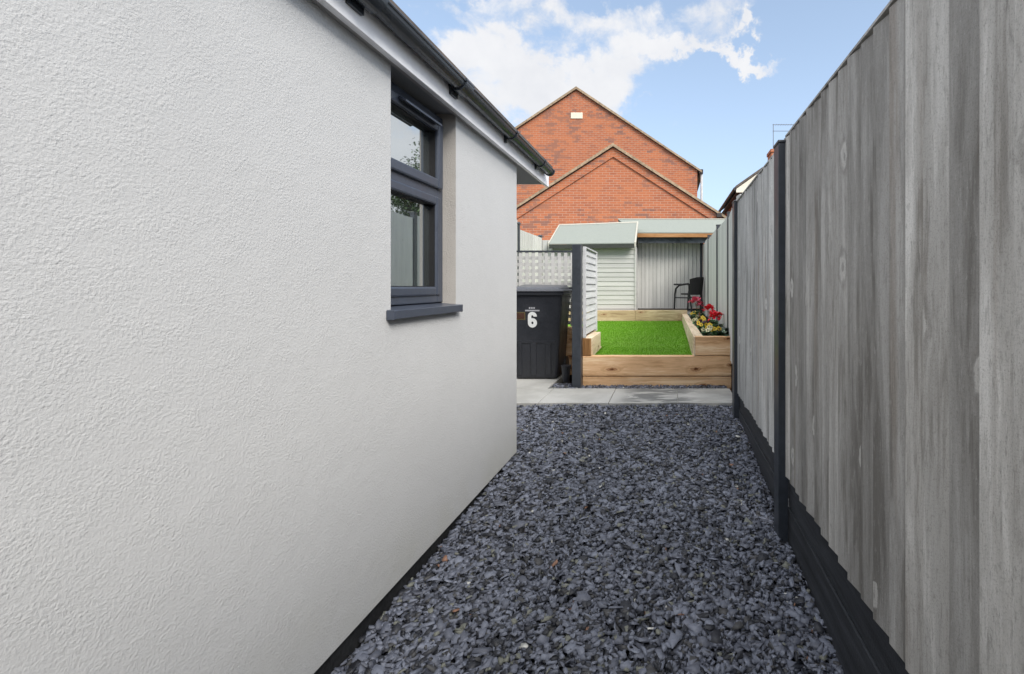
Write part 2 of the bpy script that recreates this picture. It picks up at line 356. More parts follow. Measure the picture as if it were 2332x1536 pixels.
# slate chippings, one stuff object
def chips(name, regions, label):
    V = []; n = 6
    for (x0, x1, y0, y1, cnt, lay) in regions:
        x = rng.uniform(x0, x1, cnt); y = rng.uniform(y0, y1, cnt)
        L = np.clip(rng.lognormal(math.log(.0142), .42, cnt), .006, .040); asp = rng.uniform(.42, .9, cnt)
        th = rng.uniform(.0015, .0045, cnt)
        ang = np.sort(rng.uniform(0, 2 * np.pi, (cnt, n)) * .5 + np.linspace(0, 2 * np.pi, n, endpoint=False) + 0, axis=1)
        rad = rng.uniform(.72, 1.1, (cnt, n))
        px = np.cos(ang) * rad * L[:, None]; py = np.sin(ang) * rad * (L * asp)[:, None]
        top = np.stack([px * .93, py * .93, np.repeat(th[:, None], n, 1)], -1); bot = np.stack([px, py, -np.repeat(th[:, None], n, 1)], -1)
        P_ = np.concatenate([top, bot], 1)
        tilt = np.abs(rng.normal(0, .34, cnt)); ax = rng.uniform(0, 2 * np.pi, cnt); yaw = rng.uniform(0, 2 * np.pi, cnt)
        cy, sy = np.cos(yaw)[:, None], np.sin(yaw)[:, None]
        X = P_[..., 0] * cy - P_[..., 1] * sy; Y = P_[..., 0] * sy + P_[..., 1] * cy; Z = P_[..., 2]
        ca, sa = np.cos(ax)[:, None], np.sin(ax)[:, None]; ct, st = np.cos(tilt)[:, None], np.sin(tilt)[:, None]
        u = X * ca + Y * sa; v = -X * sa + Y * ca
        u2 = u * ct + Z * st; Z2 = -u * st + Z * ct
        X = u2 * ca - v * sa; Y = u2 * sa + v * ca
        g = np.interp(y, [-3, 1.3, 2.2, 3.0, 3.96, 4.8], [-.10, -.055, -.012, .028, .085, .095])
        z = g + rng.uniform(-lay, .004, cnt) + .006 * np.sin(x * 7 + 1) * np.cos(y * 5)
        V.append(np.stack([X + x[:, None], Y + y[:, None], Z2 + z[:, None]], -1))
    V = np.concatenate(V); cnt = len(V); base = (np.arange(cnt) * 12)[:, None]
    topf = base + np.arange(6)[None]
    sides = np.concatenate([base + np.array([[i, i + 6, (i + 1) % 6 + 6, (i + 1) % 6]]) for i in range(6)], 1)
    loops = np.concatenate([topf, sides], 1).astype(np.int32).ravel()
    sizes = np.tile(np.array([6] + [4] * 6), cnt); starts = np.concatenate([[0], np.cumsum(sizes)[:-1]]).astype(np.int32)
    me = bpy.data.meshes.new(name); me.vertices.add(cnt * 12); me.vertices.foreach_set('co', V.astype(np.float32).ravel())
    me.loops.add(len(loops)); me.loops.foreach_set('vertex_index', loops)
    me.polygons.add(len(sizes)); me.polygons.foreach_set('loop_start', starts); me.polygons.foreach_set('loop_total', sizes.astype(np.int32))
    me.update(calc_edges=True); me.validate(); me.materials.append(MATS['slate'])
    o = bpy.data.objects.new(name, me); C.objects.link(o); o['kind'] = 'stuff'; o['label'] = label; o['category'] = 'gravel'
    return o
chips('slate_gravel', [(-1.01, .535, .75, 2.3, 31000, .032), (-1.01, .56, 2.3, 3.0, 12500, .030), (-1.35, .58, 3.0, 3.955, 20000, .030), (-1.19, .60, 4.54, 4.80, 4200, .02), (-1.0, .53, .2, .75, 5000, .03)],
      'dark blue grey slate chippings covering the side path')

# artificial lawn: sheet plus blades
def lawn():
    n = 60000
    x = rng.uniform(-1.0, .262, n); y = 4.79 + (8.62 - 4.79) * rng.uniform(0, 1, n)
    z = np.interp(y, [4.79, 8.64], [.352, .452]); x = np.where(y < 5.50, np.maximum(x, -.79), x * 1.3 - .06); h = rng.uniform(.018, .030, n); w_ = rng.uniform(.0015, .003, n)
    a = rng.uniform(0, 2 * np.pi, n); lx = rng.normal(0, .010, n); ly = rng.normal(-.003, .010, n)
    p0 = np.stack([x - np.cos(a) * w_, y - np.sin(a) * w_, z], -1); p1 = np.stack([x + np.cos(a) * w_, y + np.sin(a) * w_, z], -1)
    p2 = np.stack([x + lx, y + ly, z + h], -1)
    V = np.stack([p0, p1, p2], 1).reshape(-1, 3)
    V = np.concatenate([V, np.array([[-.79, 4.79, .360], [.27, 4.79, .360], [.27, 5.57, .3803], [-.79, 5.57, .3803], [-2.9, 5.57, .3803], [.27, 8.64, .460], [-2.9, 8.64, .460]])])
    fs = [(3 * i, 3 * i + 1, 3 * i + 2) for i in range(n)] + [(3 * n, 3 * n + 1, 3 * n + 2, 3 * n + 3), (3 * n + 4, 3 * n + 2, 3 * n + 5, 3 * n + 6)]
    me = bpy.data.meshes.new('artificial_lawn'); me.from_pydata(V.tolist(), [], fs); me.materials.append(MATS['grass_blade'])
    o = bpy.data.objects.new('artificial_lawn', me); C.objects.link(o); o['kind'] = 'stuff'; o['label'] = 'bright green artificial grass inside the timber sleepers'; o['category'] = 'lawn'
lawn()

# ------------------------------------------------------------------ white rendered bungalow on the left
WX = -.997; ZS = 1.91
h = thing('bungalow', 'white rendered bungalow wall with anthracite window, white fascia and dark gutter', 'house', (-1.0, 0, 0))
Y0, Y1, wy0, wy1, wz0, zb = -2.5, 2.98, 1.627, 2.126, 1.035, .030
m = MB()
ycuts = [Y0, wy0, wy1, Y1]; zc = [zb, wz0, ZS + .02]
for i in range(3):
    for j in range(2):
        if i == 1 and j == 1: continue
        a, b_, c_, d_ = ycuts[i], ycuts[i + 1], zc[j], zc[j + 1]
        m.add([(WX, a, c_), (WX, b_, c_), (WX, b_, d_), (WX, a, d_)], [(0, 1, 2, 3)])
m.add([(WX, Y1, zb), (-6, Y1, zb), (-6, Y1, ZS + .02), (WX, Y1, ZS + .02)], [(0, 1, 2, 3)])            # end wall
m.add([(WX, Y0, zb), (-6, Y0, zb), (-6, Y1, zb), (WX, Y1, zb)], [(0, 1, 2, 3)])                        # underside of the render
m.add([(-6, Y0, zb), (-6, Y0, ZS + .02), (-6, Y1, ZS + .02), (-6, Y1, zb)], [(0, 1, 2, 3)])
m.add([(WX, Y0, zb), (WX, Y0, ZS + .02), (-6, Y0, ZS + .02), (-6, Y0, zb)], [(0, 1, 2, 3)])
m.add([(WX, Y1, ZS + .02), (-6, Y1, ZS + .02), (-3.5, Y1, 3.35)], [(0, 1, 2)])                         # gable
m.build('wall', 'wall_render', h)
m = MB(); RX = -1.20
m.add([(WX, wy1, wz0), (RX, wy1, wz0), (RX, wy1, ZS + .02), (WX, wy1, ZS + .02)], [(0, 1, 2, 3)])
m.add([(WX, wy0, wz0), (RX, wy0, wz0), (RX, wy0, ZS + .02), (WX, wy0, ZS + .02)], [(0, 1, 2, 3)])
m.add([(WX, wy0, wz0), (RX, wy0, wz0), (RX, wy1, wz0), (WX, wy1, wz0)], [(0, 1, 2, 3)])
m.build('window_reveal', 'reveal_render', h)
bx(-5.9, WX - .022, Y0, Y1 - .02, -.3, zb - .002).build('plinth', 'plinth_paint', h)
FX = -.947; YE = 3.60
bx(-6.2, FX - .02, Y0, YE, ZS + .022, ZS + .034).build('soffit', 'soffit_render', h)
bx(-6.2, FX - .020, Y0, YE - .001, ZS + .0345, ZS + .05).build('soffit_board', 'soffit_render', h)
m = bx(FX - .018, FX, Y0, YE, ZS, 2.06); m.box(FX - .030, FX - .0185, Y0, YE - .03, ZS + .004, ZS + .02); m.build('fascia', 'white_board', h, bevel=.002)
m = bx(WX + .001, FX - .031, Y0, Y1, ZS + .008, ZS + .0215); m.build('soffit_trim', 'grey_board', h)
# roof slopes, tiles as rows of steps
m = MB(); sl = math.tan(R(30))
def roofz(x): return 2.055 + (FX + .02 - x) * sl
k = 0; x = FX + .03
while x > -3.55:
    x2 = max(x - .28, -3.57); z1_, z2_ = roofz(x) + .012, roofz(x2)
    m.hexa([(x, Y0, z1_ - .012), (x, YE, z1_ - .012), (x2 - .03, YE, z2_ - .012), (x2 - .03, Y0, z2_ - .012), (x, Y0, z1_ + .012), (x, YE, z1_ + .012), (x2 - .03, YE, z2_ + .003), (x2 - .03, Y0, z2_ + .003)])
    x = x2 if x2 > -3.56 else -9
m.build('roof', 'roof_tile', h)
m = MB(); m.hexa([(FX - .02, YE - .02, 2.03), (-3.5, YE - .02, roofz(-3.5) - .03), (-3.5, YE, roofz(-3.5) - .03), (FX - .02, YE, 2.03),
                  (FX - .02, YE - .02, 2.05), (-3.5, YE - .02, roofz(-3.5) - .012), (-3.5, YE, roofz(-3.5) - .012), (FX - .02, YE, 2.05)])
m.build('bargeboard', 'white_board', h)
# gutter: half round trough with rolled lip
GX, GZ, GR, GE = -.908, 2.008, .035, 3.47
m = MB(); N = 14; out = []; inn = []
for i in range(N + 1):
    a = math.pi + math.pi * i / N
    out.append((GX + GR * math.cos(a), GZ + GR * math.sin(a) * 1.0)); inn.append((GX + (GR - .004) * math.cos(a), GZ + (GR - .004) * math.sin(a)))
prof = out + inn[::-1]
m.prism([(p[0], p[1]) for p in prof], 1, Y0, GE)
m.tube([(GX + GR, Y0, GZ), (GX + GR, GE, GZ)], .0055, 8); m.tube([(GX - GR, Y0, GZ), (GX - GR, GE, GZ)], .004, 8)
g = m.build('gutter', 'gutter_plastic', h, smooth=False)
def bracket(y, wd, k_):
    m = MB(); o_ = []; i_ = []
    for i in range(N + 1):
        a = math.pi + math.pi * i / N
        o_.append((GX + (GR + k_) * math.cos(a), GZ + (GR + k_) * math.sin(a))); i_.append((GX + (GR + .001) * math.cos(a), GZ + (GR + .001) * math.sin(a)))
    m.prism(o_ + i_[::-1], 1, y - wd, y + wd)
    m.tube([(GX + GR + .001, y - wd, GZ + .002), (GX + GR + .001, y + wd, GZ + .002)], .009, 8)
    m.box(FX + .0005, FX + .012, y - wd * .8, y + wd * .8, GZ - .055, GZ + .02)
    return m
for y, wd, k_ in [(.55, .012, .007), (1.36, .040, .008), (1.985, .036, .008), (2.62, .011, .006), (3.22, .011, .006)]:
    bracket(y, wd, k_).build('gutter_bracket', 'gutter_plastic', g)
m = MB(); m.prism([(p[0] - GX, p[1]) for p in []] or [(GX + (GR + .007) * math.cos(math.pi + math.pi * i / N), GZ + (GR + .007) * math.sin(math.pi + math.pi * i / N)) for i in range(N + 1)], 1, GE - .01, GE + .006)
m.build('stop_end', 'gutter_plastic', g)
# window
win = MB(); FP = -1.044       # face of the frame
fz0, fz1 = wz0 + .012, 1.905
def ring(m, x0, x1, y0, y1, z0, z1, w_): m.box(x0, x1, y0, y0 + w_, z0, z1); m.box(x0, x1, y1 - w_, y1, z0, z1); m.box(x0, x1, y0 + w_, y1 - w_, z0, z0 + w_); m.box(x0, x1, y0 + w_, y1 - w_, z1 - w_, z1)
ring(win, FP - .07, FP - .012, wy0 + .003, wy1 - .003, fz0, fz1, .052)
tz = 1.548
win.box(FP - .070, FP - .012, wy0 + .055, wy1 - .055, tz - .028, tz + .028)
wf = win.build('window', 'anthracite_upvc', h, bevel=.004)
m = MB(); ring(m, FP - .055, FP + .004, wy0 + .028, wy1 - .028, tz + .016, fz1 - .036, .045); s1 = m.build('top_sash', 'anthracite_upvc', wf, bevel=.008)
m = MB(); ring(m, FP - .055, FP - .004, wy0 + .034, wy1 - .034, fz0 + .032, tz - .018, .040); s2 = m.build('lower_sash', 'anthracite_upvc', wf, bevel=.008)
m = MB(); ring(m, FP - .050, FP - .012, wy0 + .071, wy1 - .071, tz + .059, fz1 - .079, .005); ring(m, FP - .050, FP - .014, wy0 + .072, wy1 - .072, fz0 + .070, tz - .056, .005)
m.build('rubber_seal', 'rubber_seal', wf)
bx(FP - .045, FP - .038, wy0 + .075, wy1 - .075, tz + .063, fz1 - .083).build('pane', 'window_glass', wf)
bx(FP - .045, FP - .038, wy0 + .076, wy1 - .076, fz0 + .074, tz - .06).build('pane', 'window_glass', wf)
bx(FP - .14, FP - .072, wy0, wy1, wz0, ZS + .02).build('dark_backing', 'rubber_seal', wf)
m = MB(); m.prism([(FP + .0045, fz1 - .046), (FP + .034, fz1 - .060), (FP + .034, fz1 - .070), (FP + .0045, fz1 - .060)], 1, wy0 + .12, wy1 - .10)
m.build('trickle_vent', 'anthracite_upvc', wf, bevel=.002)
m = MB(); m.prism([(-1.10, wz0 + .012), (-.968, wz0 - .001), (-.968, wz0 - .032), (-.980, wz0 - .032), (-.980, wz0 - .016), (-1.10, wz0 - .006)], 1, wy0 - .022, wy1 + .004)
m.box(-.9965, -.9675, wy0 - .028, wy0 - .0222, wz0 - .034, wz0 + .001); m.box(-.9965, -.9675, wy1 + .0042, wy1 + .010, wz0 - .034, wz0 + .001)
m.build('window_sill', 'anthracite_upvc', h, bevel=.002)

# ------------------------------------------------------------------ fences
def feather(m, xface, y0, y1, z0, z1, pitch=.080, xface2=None, t0=.018, t1=.002, back=.012, step=0.0):
    """overlapped upright boards facing -X; thick edge at the far side"""
    n = max(1, round((y1 - y0) / pitch)); p = (y1 - y0) / n
    for i in range(n):
        a = y0 + i * p; b_ = a + p; f = (a - y0) / (y1 - y0); xf = xface + ((xface2 or xface) - xface) * f
        zt = z1 + random.uniform(-.003, .003); zb_ = z0 + random.uniform(-.004, .004); tn = t1 + random.uniform(-.001, .0015); tf = t0 + random.uniform(-.005, .005)
        m.hexa([(xf - tn, a, zb_), (xf + back, a, zb_), (xf + back, b_ - .0006, zb_), (xf - tf, b_ - .0006, zb_),
                (xf - tn, a, zt), (xf + back, a, zt), (xf + back, b_ - .0006, zt), (xf - tf, b_ - .0006, zt)])
def feather_x(m, yface, x0, x1, z0, z1, pitch=.1):
    n = round((x1 - x0) / pitch); p = (x1 - x0) / n
    for i in range(n):
        a = x0 + i * p; b_ = a + p; t0, t1 = .003, .024
        m.hexa([(a, yface - t0, z0), (b_ - .005, yface - t1, z0), (b_ - .005, yface + .015, z0), (a, yface + .015, z0), (a, yface - t0, z1), (b_ - .005, yface - t1, z1), (b_ - .005, yface + .015, z1), (a, yface + .015, z1)])
def post(x0, x1, y0, y1, z0, z1, parent, xcap=.012):
    p = MB()  # H section: two flanges, a web
    p.box(x0, x1, y0, y0 + .006, z0, z1); p.box(x0, x1, y1 - .006, y1, z0, z1)
    p.box(x0, x0 + .004, y0 + .006, y1 - .006, z0, z1); p.box(x1 - .004, x1, y0 + .006, y1 - .006, z0, z1)
    o = p.build('post', 'steel_post', parent, bevel=.0025)
    cpp = bx(x0 - .004, x1 + xcap, y0 - .004, y1 + .004, z1 + .0005, z1 + .014); cpp.build('post_cap', 'steel_post', o, bevel=.004)
    return o
f = thing('timber_fence', 'weathered grey closeboard fence with dark steel posts along right of slate path', 'fence', (.56, 0, 0))
def bay(xf, xf2, y0, y1, z0, z1, gb=True, mat='fence_wood', cap=True, gx=.548, gx2=None, pitch=.08):
    m = MB(); feather(m, xf, y0, y1, z0, z1, pitch, xf2); m.build('fence_panel', mat, f)
    if cap:
        bx(min(xf, xf2) - .016, max(xf, xf2) + .03, y0, y1, z1 + .004, z1 + .012).build('capping_strip', mat, f)
    if gb:
        g2 = gx2 or gx
        for a, b_, off in [(z0 - .135, z0 + .03, .0), (z0 - .42, z0 - .139, -.006)]:
            m = MB(); m.hexa([(gx + off, y0, a), (gx + off + .03, y0, a), (g2 + off + .03, y1, a), (g2 + off, y1, a), (gx + off, y0, b_), (gx + off + .03, y0, b_), (g2 + off + .03, y1, b_), (g2 + off, y1, b_)])
            m.build('gravel_board', 'gravel_board_wood', f, bevel=.004)
bay(.548, .548, -1.15, .40, .265, 1.79, gx=.546)
bay(.546, .546, .45, 2.045, .265, 1.79, gx=.546)
bay(.566, .574, 2.12, 3.64, .262, 1.80, mat='fence_wood_lit', gx=.566, gx2=.575)
post(.500, .545, .355, .445, -.3, 1.76, f)
post(.497, .540, 2.030, 2.120, -.3, 1.765, f)
post(.532, .574, 3.63, 3.74, -.2, 1.80, f)
XS = lambda y: .585 + .016 * y
segs = [3.74, 5.04, 6.37, 8.1, 10.1]; tops = [1.88, 1.93, 1.97, 2.02, 2.09]
bay(.60, XS(5.04) + .03, 3.75, 5.03, .36, 1.885, mat='painted_fence_wood', cap=False, gx=.60, gx2=.69, pitch=.1)
for i in range(1, 4):
    y0, y1 = segs[i] + .07, segs[i + 1]
    bay(XS(y0) + .03, XS(y1) + .03, y0, y1, .55, tops[i] - .005, mat='painted_fence_wood', cap=False, gb=True, gx=XS(y0) + .03, gx2=XS(y1) + .03, pitch=.12)
#bay(XS(10.17) + .03, XS(10.6) + .03, 10.17, 10.62, .55, 2.1, mat='painted_fence_wood', cap=False, gb=False, pitch=.12)
for i in range(1, 5):
    y = segs[i]; x = XS(y); post(x, x + .045, y, y + .07, .0, tops[i] + .01, f, .03)

f2 = thing('timber_fence', 'pale painted closeboard fence across the far end behind the black chair', 'fence', (0, 9.75, .6))
m = MB(); feather_x(m, 9.77, -.66, .70, .65, 2.13, .085); m.build('fence_panel', 'painted_fence_wood', f2)
bx(-.655, .695, 9.787, 9.80, .66, 2.1).build('gap_shade_sheet', 'bed_dark', f2)  # dark sheet behind the boards, stands in for shade in their gaps
bx(-.66, .70, 9.755, 9.78, .59, .646).build('gravel_board', 'gravel_board_wood', f2, bevel=.003)
def post2(x, y, z0, z1, par, capr=0):
    o = bx(x, x + .05, y, y + .05, z0, z1).build('post', 'steel_post', par, bevel=.002)
    if capr:
        mm = MB(); mm.tube([(x + .025, y + .025, z1), (x + .025, y + .025, z1 + .03)], [.05, .03], 10); mm.build('post_cap', 'steel_post', o)
post2(-.71, 9.74, .55, 2.1, f2); post2(.69, 9.72, .55, 2.08, f2)
f3 = thing('timber_fence', 'pale fence with round capped posts beyond the trellis, left of the shed', 'fence', (-2.33, 7.5, 0))
m = MB()
for (ya, yb, za) in [(5.0, 7.05, 2.16), (7.11, 8.42, 2.02)]:
    n = 12
    for i in range(n):
        a = ya + (yb - ya) * i / n; b_ = ya + (yb - ya) * (i + 1) / n
        m.hexa([(-2.36, a, .1), (-2.33, a, .1), (-2.345, b_ - .002, .1), (-2.36, b_ - .002, .1), (-2.36, a, za), (-2.33, a, za), (-2.345, b_ - .002, za), (-2.36, b_ - .002, za)])
m.build('fence_panel', 'painted_fence_wood', f3)
post2(-2.37, 7.05, .1, 2.10, f3, 1); post2(-2.40, 8.40, .1, 2.05, f3, 1)
m = MB(); feather_x(m, 8.78, -2.9, -2.243, .3, 2.02, .1); m.build('fence_panel', 'painted_fence_wood', f3)

# ------------------------------------------------------------------ raised bed of sleepers
rb = thing('raised_bed', 'raised bed of new timber sleepers edging the artificial lawn', 'raised bed', (0, 4.7, .1))
SY = 4.69
def sl_(x0, x1, y0, y1, z0, z1, mat, name='sleeper', **kw): return bx(x0, x1, y0, y1, z0, z1).build(name, mat, rb, bevel=.005, **kw)
sl_(-.885, .66, SY + .003, SY + .10, .03, .184, 'sleeper_x'); sl_(-.885, .66, SY, SY + .10, .192, .396, 'sleeper_x')
sl_(.285, .655, SY + .002, SY + .10, .403, .598, 'sleeper_x')
for z0, z1, mat in [(.2, .396, 'sleeper_y'), (.399, .600, 'sleeper_y')]:
    sl_(.268, .370, SY + .103, 8.62, z0, z1 + (.0 if z1 < .5 else .0), mat)
sl_(.2685, .2845, SY + .002, SY + .10, .399, .5985, 'sleeper_y')
sl_(-.886, -.797, SY + .004, SY + .015, .399, .582, 'sleeper_end'); sl_(-.885, -.796, SY + .0155, 5.36, .399, .584, 'sleeper_y')
sl_(-.62, .372, 8.64, 8.73, .40, .668, 'sleeper_back'); sl_(-2.24, -.623, 8.643, 8.733, .40, .662, 'sleeper_back')
for z0, z1 in [(.05, .245), (.248, .44), (.443, .63)]: sl_(-2.9, -.89, 5.475, 5.565, z0, z1, 'sleeper_x')
for z0, z1 in [(.05, .188), (.191, .396)]: sl_(-.884, -.80, 4.795, 5.47, z0, z1 - .001, 'sleeper_y')
bx(.371, .68, SY + .101, 8.62, .2, .545).build('planting_soil', 'soil', kind='structure')
m = bx(-.795, .267, SY + .10, 5.57, -.1, .345); m.box(-2.95, .267, 5.571, 8.64, -.1, .345); m.build('lawn_base', 'soil', kind='structure')

# ------------------------------------------------------------------ screens on the dark post
tp = thing('garden_screen', 'dark square post carrying pale trellis on its left and slatted louvre screen behind', 'screen', (-.93, 4.72, .08))
bx(-.976, -.886, 4.60, 4.69, .02, 1.55).build('post', 'steel_post', tp, bevel=.003)
m = MB()
x = -.905
while x > -2.9: m.box(x - .040, x, 5.482, 5.490, .64, 1.535); x -= .0785
z = .66
while z < 1.51: m.box(-2.9, -.89, 5.491, 5.499, z, z + .040); z += .0785
m.build('trellis', 'painted_board_x', tp)
bx(-2.9, -.887, 5.475, 5.51, 1.536, 1.556).build('trellis_cap', 'steel_post', tp)
m = MB(); z = .615
for k in range(12):
    m.hexa([(-.865, 4.715, z), (-.862, 4.715, z), (-.862, 5.43, z), (-.865, 5.43, z), (-.885, 4.715, z + .062), (-.876, 4.715, z + .068), (-.876, 5.43, z + .068), (-.885, 5.43, z + .062)]); z += .0765
m.build('louvre_slats', 'painted_board_y', tp)
m = bx(-.884, -.850, 4.695, 4.714, .588, 1.535); m.box(-.884, -.850, 5.431, 5.452, .588, 1.535); m.box(-.884, -.850, 4.7145, 5.4305, 1.520, 1.5345)
m.build('louvre_frame', 'painted_board_y', tp, bevel=.002)

# ------------------------------------------------------------------ wheelie bin
b0 = thing('wheelie_bin', 'black wheelie bin with white number 6 beside the rendered wall', 'bin', (-1.4, 5.2, .10))
BZ = .10; BYF = 4.93
def hollow_rect(m, xa0, xa1, ya0, ya1, z0, xb0, xb1, yb0, yb1, z1):
    m.hexa([(xa0, ya0, z0), (xa1, ya0, z0), (xa1, ya1, z0), (xa0, ya1, z0), (xb0, yb0, z1), (xb1, yb0, z1), (xb1, yb1, z1), (xb0, yb1, z1)])
m = MB(); hollow_rect(m, -1.68, -1.215, BYF + .04, BYF + .40, BZ + .005, -1.745, -1.150, BYF - .02, BYF + .44, BZ + .955)
body = m.build('body', 'bin_plastic', b0, bevel=.028)
m = MB()   # moulded lower panel ribs and vertical corner ribs on the front
def fy(z): return BYF + .04 - .06 * (z - BZ) / .955
def onfront(m, x0, x1, z0, z1, d): m.hexa([(x0, fy(z0) - d, z0), (x1, fy(z0) - d, z0), (x1, fy(z0) + .01, z0), (x0, fy(z0) + .01, z0), (x0, fy(z1) - d, z1), (x1, fy(z1) - d, z1), (x1, fy(z1) + .01, z1), (x0, fy(z1) + .01, z1)])
for x0, x1 in [(-1.64, -1.60), (-1.50, -1.44), (-1.34, -1.28)]: onfront(m, x0, x1, BZ + .05, BZ + .40, .010)
onfront(m, -1.665, -1.225, BZ + .40, BZ + .43, .008)
m.build('front_ribs', 'bin_plastic', body, bevel=.004)
m = MB(); m.box(-1.765, -1.128, BYF - .045, BYF + .47, BZ + .925, BZ + .962); m.build('rim', 'bin_plastic', b0, bevel=.008)
m = MB(); hollow_rect(m, -1.775, -1.118, BYF - .060, BYF + .48, BZ + .965, -1.765, -1.128, BYF - .045, BYF + .47, BZ + .990)
m.hexa([(-1.73, BYF - .01, BZ + .9905), (-1.165, BYF - .01, BZ + .9905), (-1.165, BYF + .44, BZ + .9905), (-1.73, BYF + .44, BZ + .9905), (-1.70, BYF + .03, BZ + 1.012), (-1.195, BYF + .03, BZ + 1.012), (-1.195, BYF + .42, BZ + 1.040), (-1.70, BYF + .42, BZ + 1.045)])
lid = m.build('lid', 'bin_lid_plastic', b0, bevel=.010)
m = MB()
for x in (-1.60, -1.24): m.box(x - .02, x + .02, BYF + .455, BYF + .50, BZ + .992, BZ + 1.02)
m.tube([(-1.74, BYF + .50, BZ + 1.01), (-1.12, BYF + .50, BZ + 1.0)], .014, 10); m.build('handle', 'bin_plastic', b0)
for x in (-1.70, -1.23):
    m = MB(); m.tube([(x, BYF + .40, BZ + .10), (x + .045, BYF + .40, BZ + .10)], .10, 20); m.build('wheel', 'black_metal', b0)
m = MB()      # the figure 6 as a bold flat strip
def six(cx_, z0_, W_, H_, T_):
    cl = []; hw_ = W_ / 2 - T_ / 2; q = hw_
    for i in range(9): a_ = math.pi * i / 8 * .92; cl.append((hw_ * math.cos(a_), H_ - T_ / 2 - q + q * math.sin(a_)))
    cl.insert(0, (hw_, H_ * .70))
    cl.append((-hw_, H_ * .5))
    for i in range(9): a_ = math.pi + math.pi * i / 8; cl.append((hw_ * math.cos(a_), T_ / 2 + q + q * math.sin(a_)))
    for i in range(9): a_ = math.pi * i / 8 * .95; cl.append((hw_ * math.cos(a_), H_ * .60 - T_ / 2 - q + q * math.sin(a_)))
    vs = []
    for i, p in enumerate(cl):
        p0, p1 = Vector(cl[max(i - 1, 0)]), Vector(cl[min(i + 1, len(cl) - 1)]); d = (p1 - p0).normalized(); n_ = Vector((-d.y, d.x)) * T_ / 2
        for sg in (1, -1):
            x_, z_ = p[0] + n_.x * sg + cx_, p[1] + n_.y * sg + z0_; vs += [(x_, fy(z_) - .0035 - i * .00002, z_), (x_, fy(z_) + .001, z_)]
    fs = []
    for i in range(len(cl) - 1):
        o_ = 4 * i; fs += [(o_, o_ + 2, o_ + 6, o_ + 4), (o_, o_ + 4, o_ + 5, o_ + 1), (o_ + 2, o_ + 3, o_ + 7, o_ + 6)]
    fs += [(0, 1, 3, 2), (4 * len(cl) - 4, 4 * len(cl) - 2, 4 * len(cl) - 1, 4 * len(cl) - 3)]
    m.add(vs, fs)
six(-1.476, .672, .098, .172, .037)
m.build('number', 'white_vinyl', body)
m = MB()
for i in range(9): onfront(m, -1.553 + i * .0175, -1.553 + i * .0175 + .0155, .850, .866, .002)
for i in range(3): onfront(m, -1.512 + i * .024, -1.512 + i * .024 + .017, .878, .895, .002)
m.build('lettering', 'faded_vinyl', body)
m = MB(); onfront(m, -1.66, -1.553, .757, .842, .002); m.build('council_badge', 'logo_gold', body)
m = MB(); onfront(m, -1.65, -1.563, .767, .832, .004); m.build('badge_centre', 'logo_brown', body)
bp = thing('plastic_tub', 'small black plastic tub half hidden between the bin and dark post', 'tub', (-1.09, 4.84, .1))
m = MB(); m.tube([(-1.092, 4.85, .10), (-1.092, 4.85, .26), (-1.092, 4.85, .262), (-1.092, 4.85, .275)], [.035, .050, .056, .056], 16); m.build('tub_body', 'bin_plastic', bp)

# ------------------------------------------------------------------ shed
s = thing('garden_shed', 'pale green low shed with shiplap walls and felt roof behind the lawn', 'shed', (-1.4, 9, .6))
SX0, SX1, SYF = -2.22, -.62, 8.78
m = MB(); z = .60
while z < 1.90:
    m.hexa([(SX0, SYF - .012, z), (SX1 - .03, SYF - .012, z), (SX1 - .03, SYF + .02, z), (SX0, SYF + .02, z), (SX0, SYF - .001, z + .087), (SX1 - .03, SYF - .001, z + .087), (SX1 - .03, SYF + .02, z + .087), (SX0, SYF + .02, z + .087)]); z += .0885
m.box(SX0, SX1 - .03, SYF + .0205, 10.2, .6, 1.93)
m.build('wall', 'painted_board_x', s)
bx(SX1 - .028, SX1 + .005, SYF - .022, SYF + .02, .60, 1.93).build('corner_trim', 'painted_board_x', s, bevel=.002)
bx(SX0 - .02, SX0 - .001, SYF - .022, SYF + .02, .60, 1.93).build('corner_trim', 'painted_board_x', s, bevel=.002)
ez, rz, ey, ry = 1.935, 2.385, 8.60, 9.30
m = MB(); m.hexa([(SX0 - .04, ey, ez - .016), (SX1 - .02, ey, ez + .002), (SX1 - .02, ry, rz + .06 - .02), (SX0 - .0, ry, rz - .02), (SX0 - .04, ey, ez), (SX1 - .02, ey, ez + .018), (SX1 - .02, ry, rz + .06), (SX0 - .0, ry, rz)])
m.hexa([(SX0, ry + .001, rz - .02), (SX1 - .02, ry + .001, rz + .04), (SX1 - .02, 10.0, 2.04), (SX0, 10.0, 2.0), (SX0, ry + .001, rz), (SX1 - .02, ry + .001, rz + .06), (SX1 - .02, 10.0, 2.06), (SX0, 10.0, 2.02)])
rf = m.build('roof', 'felt', s)
m = MB(); m.hexa([(SX0 - .06, ey, ez - .05), (SX0 - .042, ey, ez - .05), (SX0 - .002, ry, rz - .05), (SX0 - .02, ry, rz - .05), (SX0 - .06, ey, ez + .01), (SX0 - .042, ey, ez + .01), (SX0 - .002, ry, rz + .012), (SX0 - .02, ry, rz + .012)])
m.hexa([(SX1 - .018, ey, ez - .05), (SX1 + .012, ey, ez - .05), (SX1 + .012, ry, rz + .0), (SX1 - .018, ry, rz + .0), (SX1 - .018, ey, ez + .03), (SX1 + .012, ey, ez + .03), (SX1 + .012, ry, rz + .075), (SX1 - .018, ry, rz + .075)])
